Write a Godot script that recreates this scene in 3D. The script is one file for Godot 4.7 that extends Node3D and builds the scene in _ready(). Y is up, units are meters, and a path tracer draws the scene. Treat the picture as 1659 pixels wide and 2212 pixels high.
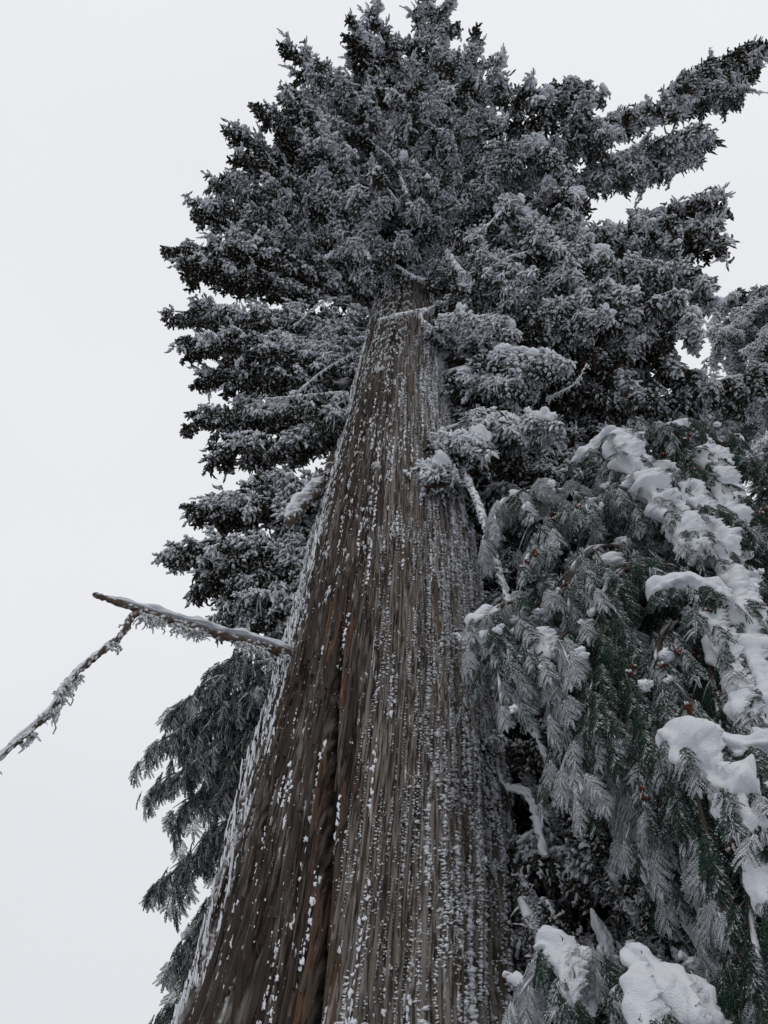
extends Node3D
# A huge rime-coated cedar seen from its foot under a white winter sky, a snow-laden young cedar beside it.

const PITCH := 43.0
const LENS := 1703.0            # focal length, in units of a 1659 x 2212 view
const FOOT := 4.9               # metres from the camera to the trunk's axis
const EYE := Vector3(0, 1.6, 0)

var rng := RandomNumberGenerator.new()
var nz := FastNoiseLite.new()
var fine := FastNoiseLite.new()
var M := {}
var sprigs := {}
var fronds := {}
var lumps: Array[Mesh] = []
var flakes: Array[Mesh] = []
var tufts: Array[Mesh] = []
var cone_mesh: Mesh
var axis_tab := []               # [height, centre x, radius]
var serial := {}

const RIME := Color(0.70, 0.72, 0.755)
const LEAF := Color(0.020, 0.040, 0.026)
const BROWN := Color(0.045, 0.026, 0.018)
const BARK := Color(0.10, 0.075, 0.058)


# ---------------------------------------------------------------- small helpers
class Shape:
	var v := PackedVector3Array()
	var c := PackedColorArray()
	var i := PackedInt32Array()
	func mesh(m: Material) -> ArrayMesh:
		var a := []
		a.resize(Mesh.ARRAY_MAX)
		a[Mesh.ARRAY_VERTEX] = v
		a[Mesh.ARRAY_COLOR] = c
		a[Mesh.ARRAY_INDEX] = i
		var st := SurfaceTool.new()
		st.create_from_arrays(a)
		st.generate_normals()
		var r := st.commit()
		r.surface_set_material(0, m)
		return r


func ray(px: float, py: float) -> Vector3:
	var a := deg_to_rad(PITCH)
	var x := (px - 829.5) / LENS
	var y := (1106.0 - py) / LENS
	return Vector3(x, y * cos(a) + sin(a), y * sin(a) - cos(a))


func at(px: float, py: float, dz := 0.0) -> Vector3:     # the point dz metres before the trunk's plane
	var d := ray(px, py)
	return EYE + d * ((FOOT - dz) / -d.z)


func rnd(a: float, b: float) -> float:
	return rng.randf_range(a, b)


func rdir() -> Vector3:
	return Vector3(rng.randfn(), rng.randfn(), rng.randfn()).normalized()


func smooth(pts: Array, step: float) -> PackedVector3Array:   # Catmull-Rom through pts
	var r := PackedVector3Array()
	for k in pts.size() - 1:
		var b: Vector3 = pts[k]
		var c: Vector3 = pts[k + 1]
		var a: Vector3 = pts[k - 1] if k > 0 else b * 2.0 - c
		var d: Vector3 = pts[k + 2] if k + 2 < pts.size() else c * 2.0 - b
		var n := maxi(2, int(b.distance_to(c) / step))
		for j in n:
			r.append(b.cubic_interpolate(c, a, d, float(j) / n))
	r.append(pts[-1])
	return r


func named(called: String) -> String:
	var n: int = serial.get(called, 0)
	serial[called] = n + 1
	return called if n == 0 else "%s_%03d" % [called, n]


func thing(called: String, label: String, category: String, pos: Vector3) -> Node3D:
	var o := Node3D.new()
	o.name = named(called)
	add_child(o)
	o.position = pos
	o.set_meta("label", label)
	o.set_meta("category", category)
	return o


func part(called: String, mesh: Mesh, parent: Node3D, root: Node3D) -> MeshInstance3D:   # mesh in world metres
	var o := MeshInstance3D.new()
	o.name = called
	o.mesh = mesh
	if parent == root:
		o.position = -root.position
	parent.add_child(o, true)
	return o


func many(called: String, mesh: Mesh, spots: Array, parent: Node3D, tints := []) -> void:
	if spots.is_empty():
		return
	var mm := MultiMesh.new()
	mm.transform_format = MultiMesh.TRANSFORM_3D
	mm.use_colors = not tints.is_empty()
	mm.mesh = mesh
	mm.instance_count = spots.size()
	for k in spots.size():
		mm.set_instance_transform(k, spots[k])
		if mm.use_colors:
			mm.set_instance_color(k, tints[k])
	var o := MultiMeshInstance3D.new()
	o.name = called
	o.multimesh = mm
	o.set_meta("kind", "stuff")
	parent.add_child(o, true)


func frost(p: Vector3, n: Vector3, rime: float, up: float, freq: float, under: Color) -> Color:
	var k := nz.get_noise_3dv(p * freq) * 0.9 + fine.get_noise_3dv(p * freq * 2.7) * 0.5 + up * n.y + (rime - 0.5) * 1.6
	return under.lerp(RIME, smoothstep(-0.12, 0.12, k))


# a lumpy tube with its own frost
func tube(s: Shape, pts: PackedVector3Array, r0: float, r1: float, sides: int, rough: float, freq: float, rime: float, up: float, under: Color, squash := 1.0, bulge := 0.0) -> void:
	var n := pts.size()
	var first := s.v.size()
	var u := Vector3.ZERO
	for k in n:
		var t := (pts[mini(k + 1, n - 1)] - pts[maxi(k - 1, 0)]).normalized()
		if k == 0:
			u = t.cross(Vector3.UP if absf(t.y) < 0.9 else Vector3.RIGHT).normalized()
		u = (u - t * u.dot(t)).normalized()
		var w := t.cross(u)
		var f := float(k) / (n - 1)
		var r := lerpf(r0, r1, f) + bulge * sin(PI * f)
		if k == 0 or k == n - 1:
			r *= 0.55
		for a in sides:
			var d := u * cos(TAU * a / sides) + w * sin(TAU * a / sides)
			var p := pts[k] + d * r
			p += d * r * rough * (nz.get_noise_3dv(p * freq) * 1.5 + fine.get_noise_3dv(p * freq * 3.1) * 0.7)
			if squash != 1.0:
				p.y = pts[k].y + (p.y - pts[k].y) * (1.0 if p.y > pts[k].y else squash)
			s.v.append(p)
			s.c.append(frost(p, d, rime, up, freq, under))
	for k in n - 1:
		for a in sides:
			var b := (a + 1) % sides
			var q := first + k * sides
			s.i.append_array([q + a, q + sides + a, q + b, q + b, q + sides + a, q + sides + b])
	for e in [[0, true], [n - 1, false]]:
		var q: int = first + e[0] * sides
		for a in range(1, sides - 1):
			if e[1]:
				s.i.append_array([q, q + a, q + a + 1])
			else:
				s.i.append_array([q, q + a + 1, q + a])


# a noisy ball, squashed by size
func blob(s: Shape, at_: Vector3, size: Vector3, rows: int, cols: int, rough: float, freq: float, rime: float, under: Color) -> void:
	var first := s.v.size()
	for j in rows + 1:
		var th := PI * j / rows
		for a in cols:
			var d := Vector3(sin(th) * cos(TAU * a / cols), cos(th), sin(th) * sin(TAU * a / cols))
			var q := at_ * 7.0 + d
			var r := 1.0 + rough * (nz.get_noise_3dv(q * freq) * 1.3 + fine.get_noise_3dv(q * freq * 2.3) * 0.8)
			s.v.append(at_ + d * size * r)
			s.c.append(frost(q, d, rime, 0.2, freq, under))
	for j in rows:
		for a in cols:
			var b := (a + 1) % cols
			var q := first + j * cols
			s.i.append_array([q + a, q + cols + a, q + b, q + b, q + cols + a, q + cols + b])


# ---------------------------------------------------------------- pieces that are repeated
func make_sprig(rime: float, under: Color) -> Mesh:      # a drooping twig with worm-like, rime-coated scale-leaf shoots; runs along +z
	var s := Shape.new()
	var L := 0.15
	var stem := PackedVector3Array()
	for k in 5:
		var f := k / 4.0
		stem.append(Vector3(rnd(-.01, .01), -0.03 * f * f, L * f))
	tube(s, stem, 0.011, 0.006, 4, 0.3, 30.0, rime, 0.3, under)
	for k in 21:
		var f := rnd(0.02, 1.0)
		var p := Vector3(0, -0.03 * f * f, L * f)
		var side := 1.0 if k % 2 == 0 else -1.0
		var d := Vector3(side * rnd(0.1, 1.0), rnd(-1.1, 0.5), rnd(-0.4, 1.0)).normalized()
		if k == 0:
			d = Vector3(0, -0.4, 1).normalized()
			p = stem[4]
		var l := rnd(0.035, 0.10) * (1.15 - 0.4 * f)
		var turn := rdir() * rnd(0.2, 0.7)
		var q := PackedVector3Array()
		for j in 6:
			var g := j / 5.0
			q.append(p + (d * g + turn * g * g + Vector3(0, -0.4 * g * g, 0)) * l + rdir() * 0.006)
		tube(s, q, rnd(0.006, 0.010), rnd(0.006, 0.011), 6, 1.1, 58.0, rime + rnd(-0.25, 0.25), 0.35, under if rng.randf() < 0.75 else BROWN, 1.0, 0.002)
	return s.mesh(M.frosted)


func make_frond(rime: float) -> Mesh:      # a flat, feathered cedar spray along +z, its teeth edged with frost
	var s := Shape.new()
	var L := 0.22
	for k in 9:
		var f := 0.04 + 0.96 * (k / 8.0)
		var side := 0.0 if k == 8 else (1.0 if k % 2 == 0 else -1.0)
		var base := Vector3(0, -0.035 * f * f, L * 0.72 * f)
		var l := (0.125 * sin(PI * (0.24 + 0.6 * f)) if k < 8 else 0.075) * rnd(0.8, 1.15)
		var d := Vector3(side * 0.62, rnd(-0.25, 0.05), rnd(0.7, 0.95)).normalized()
		var across := d.cross(Vector3.UP).normalized()
		var n := 9
		var own := rime + rnd(-0.25, 0.25)
		for j in n:
			var g := (j + 0.4) / n
			var p := base + d * l * g + Vector3(0, -0.25 * l * g * g, 0)
			var reach := 0.026 * (1.0 - 0.62 * g) * rnd(0.75, 1.2)
			for e in [-1.0, 1.0]:
				var o := s.v.size()
				var out: Vector3 = (across * e * 0.85 + d * 0.75).normalized()
				var lift := Vector3(0, 0.004, 0)
				var q: Vector3 = p + out * reach + Vector3(0, rnd(-.008, .002), 0)
				var g0 := LEAF * rnd(0.7, 1.8)
				var fat: Vector3 = d * 0.0055
				s.v.append_array([p - d * 0.004, p - fat + lift + out * reach * 0.6, q, p + fat + lift * 0.5 + out * reach * 0.6, p - lift + out * reach * 0.5])
				var w := RIME * rnd(0.75, 1.0)
				var edge := g0.lerp(w, smoothstep(0.3, 0.7, own + rnd(-0.3, 0.3)))
				var tip := g0.lerp(w, smoothstep(0.2, 0.6, own + rnd(-0.2, 0.4)))
				var under := g0.lerp(w, smoothstep(0.45, 0.8, own + rnd(-0.2, 0.2)))
				s.c.append_array([g0, edge, tip, edge, under])
				if e > 0:
					s.i.append_array([o, o + 1, o + 3, o + 1, o + 2, o + 3, o, o + 3, o + 4, o + 3, o + 2, o + 4, o, o + 4, o + 1, o + 4, o + 2, o + 1])
				else:
					s.i.append_array([o, o + 3, o + 1, o + 1, o + 3, o + 2, o, o + 4, o + 3, o + 3, o + 4, o + 2, o, o + 1, o + 4, o + 4, o + 1, o + 2])
		tube(s, PackedVector3Array([base, base + d * l * 0.5 + Vector3(0, -0.06 * l, 0), base + d * l + Vector3(0, -0.25 * l, 0)]), 0.0035, 0.002, 4, 0.3, 40.0, own - 0.2, 0.2, LEAF * 1.3)
	tube(s, PackedVector3Array([Vector3.ZERO, Vector3(0, -0.01, L * 0.36), Vector3(0, -0.035, L * 0.72)]), 0.006, 0.004, 4, 0.3, 40.0, rime, 0.4, BROWN)
	return s.mesh(M.frosted)


func make_tuft() -> Mesh:      # lichen beard, rimed, hanging along -y
	var s := Shape.new()
	for k in 5:
		var p := Vector3(rnd(-.02, .02), rnd(-.01, .02), rnd(0, .01))
		var pts := PackedVector3Array()
		var l := rnd(0.05, 0.16)
		var lean := Vector3(rnd(-.2, .2), -1, rnd(0, .2))
		for j in 5:
			pts.append(p + lean * l * (j / 4.0) + rdir() * 0.007)
		tube(s, pts, rnd(0.004, 0.007), 0.003, 5, 0.8, 60.0, 0.60, 0.0, Color(0.22, 0.24, 0.17))
	return s.mesh(M.lichen)


func make_pieces() -> void:
	for r in [0.42, 0.55, 0.68, 0.82]:
		var a := []
		for k in 3:
			a.append(make_sprig(r - (0.16 if r < 0.5 else 0.0), LEAF.lerp(BROWN, 0.35)))
		sprigs[r] = a
	for r in [0.2, 0.36, 0.6]:
		var a := []
		for k in 3:
			a.append(make_frond(r * 1.25 + 0.07))
		fronds[r] = a
	for k in 4:
		var s := Shape.new()
		blob(s, Vector3(k, 0, 0) * 0.0001, Vector3(1, 0.8, 1), 9, 11, 0.5, 1.6 + 0.2 * k, 1.3, RIME)
		lumps.append(s.mesh(M.crumb))
	for k in 4:
		var s := Shape.new()
		blob(s, Vector3(k + 1, 3, 0) * 0.0003, Vector3(1, 0.5, 0.55), 5, 7, 0.6, 2.3 + 0.4 * k, 1.3, RIME)
		flakes.append(s.mesh(M.crumb))
	for k in 4:
		tufts.append(make_tuft())
	var s := Shape.new()
	for k in 7:
		blob(s, rdir() * 0.022, Vector3(0.011, 0.013, 0.011), 4, 5, 0.3, 3.0, 0.22, Color(0.085, 0.028, 0.016))
	cone_mesh = s.mesh(M.crumb)


# ---------------------------------------------------------------- the trunk
func axis(h: float) -> Vector3:      # (centre x, radius, 0) at height h
	for k in axis_tab.size() - 1:
		var a: Array = axis_tab[k]
		var b: Array = axis_tab[k + 1]
		if h <= b[0] or k == axis_tab.size() - 2:
			var f := clampf((h - a[0]) / (b[0] - a[0]), 0.0, 1.0)
			return Vector3(lerpf(a[1], b[1], f), lerpf(a[2], b[2], f), 0)
	return Vector3.ZERO


func on_axis(h: float) -> Vector3:
	return Vector3(axis(h).x, h, -FOOT)


var bark_p := []                 # rows of bark points, for setting rime on them
var bark_n := []
var bark_u := PackedFloat32Array()

func make_axis() -> void:
	axis_tab.append([-0.3, -0.5, 1.25])
	for e in [[2212, 410, 1105], [2000, 468, 1099], [1800, 520, 1087], [1600, 575, 1067], [1400, 628, 1046], [1200, 675, 1020], [1000, 728, 988], [900, 752, 972], [800, 775, 966], [700, 800, 955], [600, 828, 938], [530, 845, 920], [400, 868, 915], [200, 895, 925]]:
		var p := at((e[1] + e[2]) * 0.5, e[0])
		var deep := FOOT / -ray(0, e[0]).z
		axis_tab.append([p.y, p.x, (e[2] - e[1]) * 0.5 / LENS * deep * 0.985])
	axis_tab.append([17.5, axis_tab[-1][1] + 0.1, 0.04])


func make_trunk(tree: Node3D) -> MeshInstance3D:
	var heights := PackedFloat32Array([-0.3, 0.3, 0.9, 1.4, 1.8])
	var y := 2290.0
	while y > 470.0:
		heights.append(at(829, y).y)
		y -= 2.5
	heights.append_array([12.5, 14.0, 15.5, 17.5])
	var cols := 470
	var front := 400
	for a in cols + 1:      # angle 0 faces the camera; the far side is coarse
		bark_u.append(deg_to_rad(lerpf(-105.0, 105.0, float(a) / front)) if a <= front else deg_to_rad(lerpf(105.0, 255.0, float(a - front) / (cols - front))))
	var v := PackedVector3Array()
	var c := PackedColorArray()
	var uv := PackedVector2Array()
	var ix := PackedInt32Array()
	var fib := FastNoiseLite.new()
	fib.seed = 5
	fib.noise_type = FastNoiseLite.TYPE_SIMPLEX
	fib.fractal_type = FastNoiseLite.FRACTAL_NONE
	fib.frequency = 1.0
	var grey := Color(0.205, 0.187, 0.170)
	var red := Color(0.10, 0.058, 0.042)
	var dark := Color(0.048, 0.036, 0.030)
	var cs := PackedFloat32Array()
	var sn := PackedFloat32Array()
	for a in cols + 1:
		cs.append(cos(bark_u[a]))
		sn.append(sin(bark_u[a]))
	for h in heights:
		var ax := axis(h)
		var g := asin(clampf(lerpf(-0.10, -0.47, (h - 2.2) / 2.9), -0.6, -0.05))      # the long split
		var open := smoothstep(5.0, 3.6, h)
		var flute := smoothstep(9.0, 3.0, h)
		var hw := h * 0.55
		for a in cols + 1:
			var u := bark_u[a]
			var X := sn[a]
			var Z := cs[a]
			var warp := fib.get_noise_3d(X * 1.2, h * 0.25, Z * 1.2) * 0.02
			var wx := X + warp * Z
			var wz := Z - warp * X
			var n1 := fib.get_noise_3d(wx * 3.6, h * 0.22, wz * 3.6)
			var n2 := minf(0.35, 1.0 - 3.4 * maxf(0.0, 0.32 - absf(fib.get_noise_3d(wx * 13.0, hw * 1.1, wz * 13.0 + 9.0))) * 2.2)
			var n3 := minf(0.5, 1.0 - 7.0 * maxf(0.0, 0.24 - absf(fib.get_noise_3d(wx * 30.0 + 4.0, hw * 2.0, wz * 30.0))))
			var n4 := fib.get_noise_3d(wx * 80.0, hw * 4.5, wz * 80.0 + 2.0)
			var r := ax.y * (1.0 + n1 * (0.03 + 0.05 * flute)) + (n2 * 0.020 + n3 * 0.016 + n4 * 0.009) * (0.45 + ax.y * 0.75)
			var dg := (u - g) / 0.026
			var dg2 := (u - g - 0.06) / 0.03
			r += open * (-0.20 * exp(-dg * dg) + 0.025 * exp(-dg2 * dg2) + 0.03 * exp(-pow((u - g + 0.07) / 0.035, 2)))
			v.append(Vector3(ax.x + r * X, h, -FOOT + r * Z))
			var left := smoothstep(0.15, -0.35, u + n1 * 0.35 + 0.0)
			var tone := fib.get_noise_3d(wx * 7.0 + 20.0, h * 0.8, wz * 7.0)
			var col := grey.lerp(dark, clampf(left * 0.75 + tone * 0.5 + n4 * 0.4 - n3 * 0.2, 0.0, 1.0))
			col = col.lerp(red, clampf(fib.get_noise_3d(wx * 9.0, h * 0.9, wz * 14.0 + 40.0) * 1.2 - 0.45 + open * exp(-pow((u - g + 0.04) / 0.07, 2)) * 0.7, 0.0, 0.6))
			# frost that has grown along the ridges in long lines, thickest on the right half and the left edge
			var where := smoothstep(-0.15, 1.0, u) * 0.62 + smoothstep(-0.80, -1.25, u) * 0.75 + 0.12
			var line := absf(fib.get_noise_3d(wx * 17.0 + 31.0, hw * 0.5, wz * 17.0))
			var rim := smoothstep(where * 0.42, where * 0.20, line + n4 * 0.12 + absf(fib.get_noise_3d(wx * 5.0, h * 1.7, wz * 5.0 + 60.0)) * 0.25)
			var speck := fib.get_noise_3d(wx * 70.0, h * 28.0, wz * 70.0)
			rim = clampf(rim * (0.55 + speck * 0.9) + smoothstep(0.62, 0.75, speck) * 0.5 * where, 0.0, 1.0)
			r += rim * (0.010 + 0.012 * speck)
			v[v.size() - 1] = Vector3(ax.x + r * X, h, -FOOT + r * Z)
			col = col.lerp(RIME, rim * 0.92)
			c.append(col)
			uv.append(Vector2(u / TAU * 9.0, h * 0.28))
	var w := cols + 1
	for j in heights.size() - 1:
		for a in cols:
			var q := j * w + a
			ix.append_array([q, q + w, q + 1, q + 1, q + w, q + w + 1])
	var st := SurfaceTool.new()
	var arr := []
	arr.resize(Mesh.ARRAY_MAX)
	arr[Mesh.ARRAY_VERTEX] = v
	arr[Mesh.ARRAY_COLOR] = c
	arr[Mesh.ARRAY_TEX_UV] = uv
	arr[Mesh.ARRAY_INDEX] = ix
	st.create_from_arrays(arr)
	st.generate_normals()
	st.generate_tangents()
	var mesh := st.commit()
	mesh.surface_set_material(0, M.bark)
	bark_p = [v, heights, w, front]
	return part("trunk", mesh, tree, tree)


func bark_at(u: float, h: float) -> Vector3:
	var hs: PackedFloat32Array = bark_p[1]
	var j := clampi(hs.bsearch(h), 0, hs.size() - 1)
	var front: int = bark_p[3]
	var a := clampi(int(round((rad_to_deg(u) + 105.0) / 210.0 * front)), 0, front)
	return bark_p[0][j * bark_p[2] + a]


func set_flake(u: float, h: float, size: Vector3, proud: float) -> Transform3D:
	var p := bark_at(u, h)
	var n := Vector3(sin(u), 0, cos(u))
	var side := Vector3(cos(u), 0, -sin(u))
	var b := Basis(side * size.x, Vector3.UP * size.y, n * size.z)
	return Transform3D(Basis(n, rnd(-0.4, 0.4)) * b, p + n * proud)


func rime_trunk(trunk: Node3D) -> void:
	var by := [[], [], [], []]
	# feathers of rime on the ridges of the right side
	for k in 84:
		var u := lerpf(-0.15, 1.5, pow((k + rnd(0, 1)) / 84.0, 0.8))
		var thick := rnd(0.6, 1.25) * (0.5 + 0.5 * smoothstep(0.0, 0.9, u)) * (1.5 if k % 9 == 4 else 1.0)
		var h := 2.0
		var f0 := rnd(0, 100)
		while h < 8.4:
			var dens := nz.get_noise_2d(h * 1.3, f0) + fine.get_noise_2d(h * 3.0, f0) * 0.6 + 0.5 * smoothstep(-0.1, 0.9, u) - 0.10 - 0.10 * maxf(0.0, h - 4.0)
			if dens > 0.0:
				var t := thick * (0.7 + minf(dens, 0.5)) * rnd(0.55, 1.35)
				by[rng.randi() % 4].append(set_flake(u + nz.get_noise_2d(h * 0.6, f0) * 0.03 + rnd(-0.008, 0.008), h, Vector3(rnd(0.008, 0.017), rnd(0.006, 0.012), rnd(0.008, 0.018)) * t, 0.004))
			h += rnd(0.009, 0.022)
	# specks all over
	for k in 7000:
		var u := rnd(-1.3, 1.4)
		var h := 2.0 + 6.5 * pow(rng.randf(), 1.25)
		if nz.get_noise_3d(u * 6.0, h * 1.1, 3.0) < rnd(-0.3, 0.35):
			continue
		var t := rnd(0.3, 1.0) * rnd(0.3, 0.75)
		by[rng.randi() % 4].append(set_flake(u, h, Vector3(0.009, rnd(0.009, 0.024), 0.008) * t, 0.003))
	# snow plastered into the furrows of the left edge and in loose runs across the dark side
	for k in 5200:
		var u := -1.52 + 0.5 * pow(rng.randf(), 1.7)
		var h := 2.0 + 6.5 * pow(rng.randf(), 1.2)
		if nz.get_noise_2d(u * 22.0, h * 0.8) < -0.15:
			continue
		by[rng.randi() % 4].append(set_flake(u, h, Vector3(rnd(0.007, 0.016), rnd(0.03, 0.11), rnd(0.008, 0.015)), 0.0))
	for k in 70:
		var u := rnd(-1.0, 0.45)
		var h := 2.0 + 5.0 * pow(rng.randf(), 1.3)
		for j in rng.randi() % 14 + 4:
			by[rng.randi() % 4].append(set_flake(u + rnd(-0.010, 0.010), h + rnd(-0.02, 0.02) + j * 0.028, Vector3(rnd(0.005, 0.013), rnd(0.010, 0.034), rnd(0.006, 0.012)), 0.003))
	for k in 4:
		many("rime_feathers", flakes[k], by[k], trunk)
	# rimed lichen on the upper left of the trunk and in patches lower down
	var hang := [[], [], [], []]
	for k in 2600:
		var h := rnd(4.8, 10.2) if k < 2350 else rnd(2.2, 5.0)
		var u := -1.4 + 1.5 * pow(rng.randf(), 1.3) if k < 2350 else rnd(-1.2, 0.2)
		if nz.get_noise_3d(u * 4.0, h * 1.4, 11.0) + 0.14 * (h - 5.5) < rnd(-0.25, 0.35):
			continue
		var t := set_flake(u, h, Vector3.ONE * (rnd(0.2, 0.6) if k < 2350 else rnd(.15, .4)), 0.006)
		hang[k % 4].append(t)
	for k in 4:
		many("frosted_lichen", tufts[k], hang[k], trunk)


func strip_mesh(tone: Color) -> Mesh:      # a splintered strip of fibrous bark along +y, its ends frayed to points
	var s := Shape.new()
	var n := 9
	var bend := rnd(-0.012, 0.012)
	for k in n + 1:
		var f := float(k) / n
		var half := rnd(0.8, 1.2) * 0.011 * pow(sin(PI * clampf(f, 0.02, 0.98)), 0.45)
		var thick := 0.007 * rnd(0.7, 1.3)
		var x := bend * sin(PI * f * 1.3) + rnd(-0.0015, 0.0015)
		var z := 0.010 * pow(2.0 * f - 1.0, 4)
		for p in [Vector3(-half, f - 0.5, z - 0.012), Vector3(-half * 0.8, f - 0.5, z + thick * rnd(0.6, 1.0)), Vector3(half * 0.1, f - 0.5, z + thick), Vector3(half, f - 0.5, z - 0.012)]:
			s.v.append(p)
			s.c.append(tone * rnd(0.8, 1.2))
	for k in n:
		for a in 3:
			var q := k * 4 + a
			s.i.append_array([q, q + 4, q + 1, q + 1, q + 4, q + 5])
	return s.mesh(M.crumb)


func bark_strips(trunk: Node3D) -> void:
	var kinds := []
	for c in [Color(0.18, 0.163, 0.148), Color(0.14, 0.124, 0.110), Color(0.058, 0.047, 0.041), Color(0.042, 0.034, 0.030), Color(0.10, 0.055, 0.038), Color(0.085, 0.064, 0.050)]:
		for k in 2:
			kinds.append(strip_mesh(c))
	for k in 290:
		var h := 2.1 + 5.2 * pow(rng.randf(), 1.5)
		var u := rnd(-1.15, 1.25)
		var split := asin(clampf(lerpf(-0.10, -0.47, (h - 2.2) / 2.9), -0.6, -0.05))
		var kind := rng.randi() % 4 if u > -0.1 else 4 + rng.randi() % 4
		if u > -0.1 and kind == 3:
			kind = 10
		if k % 6 == 0 and h < 4.6:      # splinters along the lips of the split
			u = split + (rnd(0.035, 0.09) if k % 12 == 0 else rnd(-0.12, -0.035))
			kind = 8 + rng.randi() % 4
		var l := rnd(0.22, 0.75)
		var lo := bark_at(u, h - l * 0.5)
		var hi := bark_at(u, h + l * 0.5)
		var up := (hi - lo).normalized()
		var n := Vector3(sin(u), 0, cos(u))
		n = (n - up * n.dot(up)).normalized()
		var b := Basis(up.cross(n), up, n)
		b = Basis(n, rnd(-0.03, 0.03)) * b
		var o := MeshInstance3D.new()
		o.name = "bark_strip"
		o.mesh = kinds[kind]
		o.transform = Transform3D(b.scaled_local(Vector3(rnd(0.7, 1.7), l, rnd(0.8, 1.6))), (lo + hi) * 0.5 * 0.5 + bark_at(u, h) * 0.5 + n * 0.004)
		trunk.add_child(o, true)


# ---------------------------------------------------------------- boughs
func mixed_fronds(most: float) -> Array:      # mostly of one frostiness, with one that differs
	var keys := fronds.keys()
	return [fronds[most][0], fronds[most][1], fronds[keys[(keys.find(most) + 1) % 3]][2]]


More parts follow.
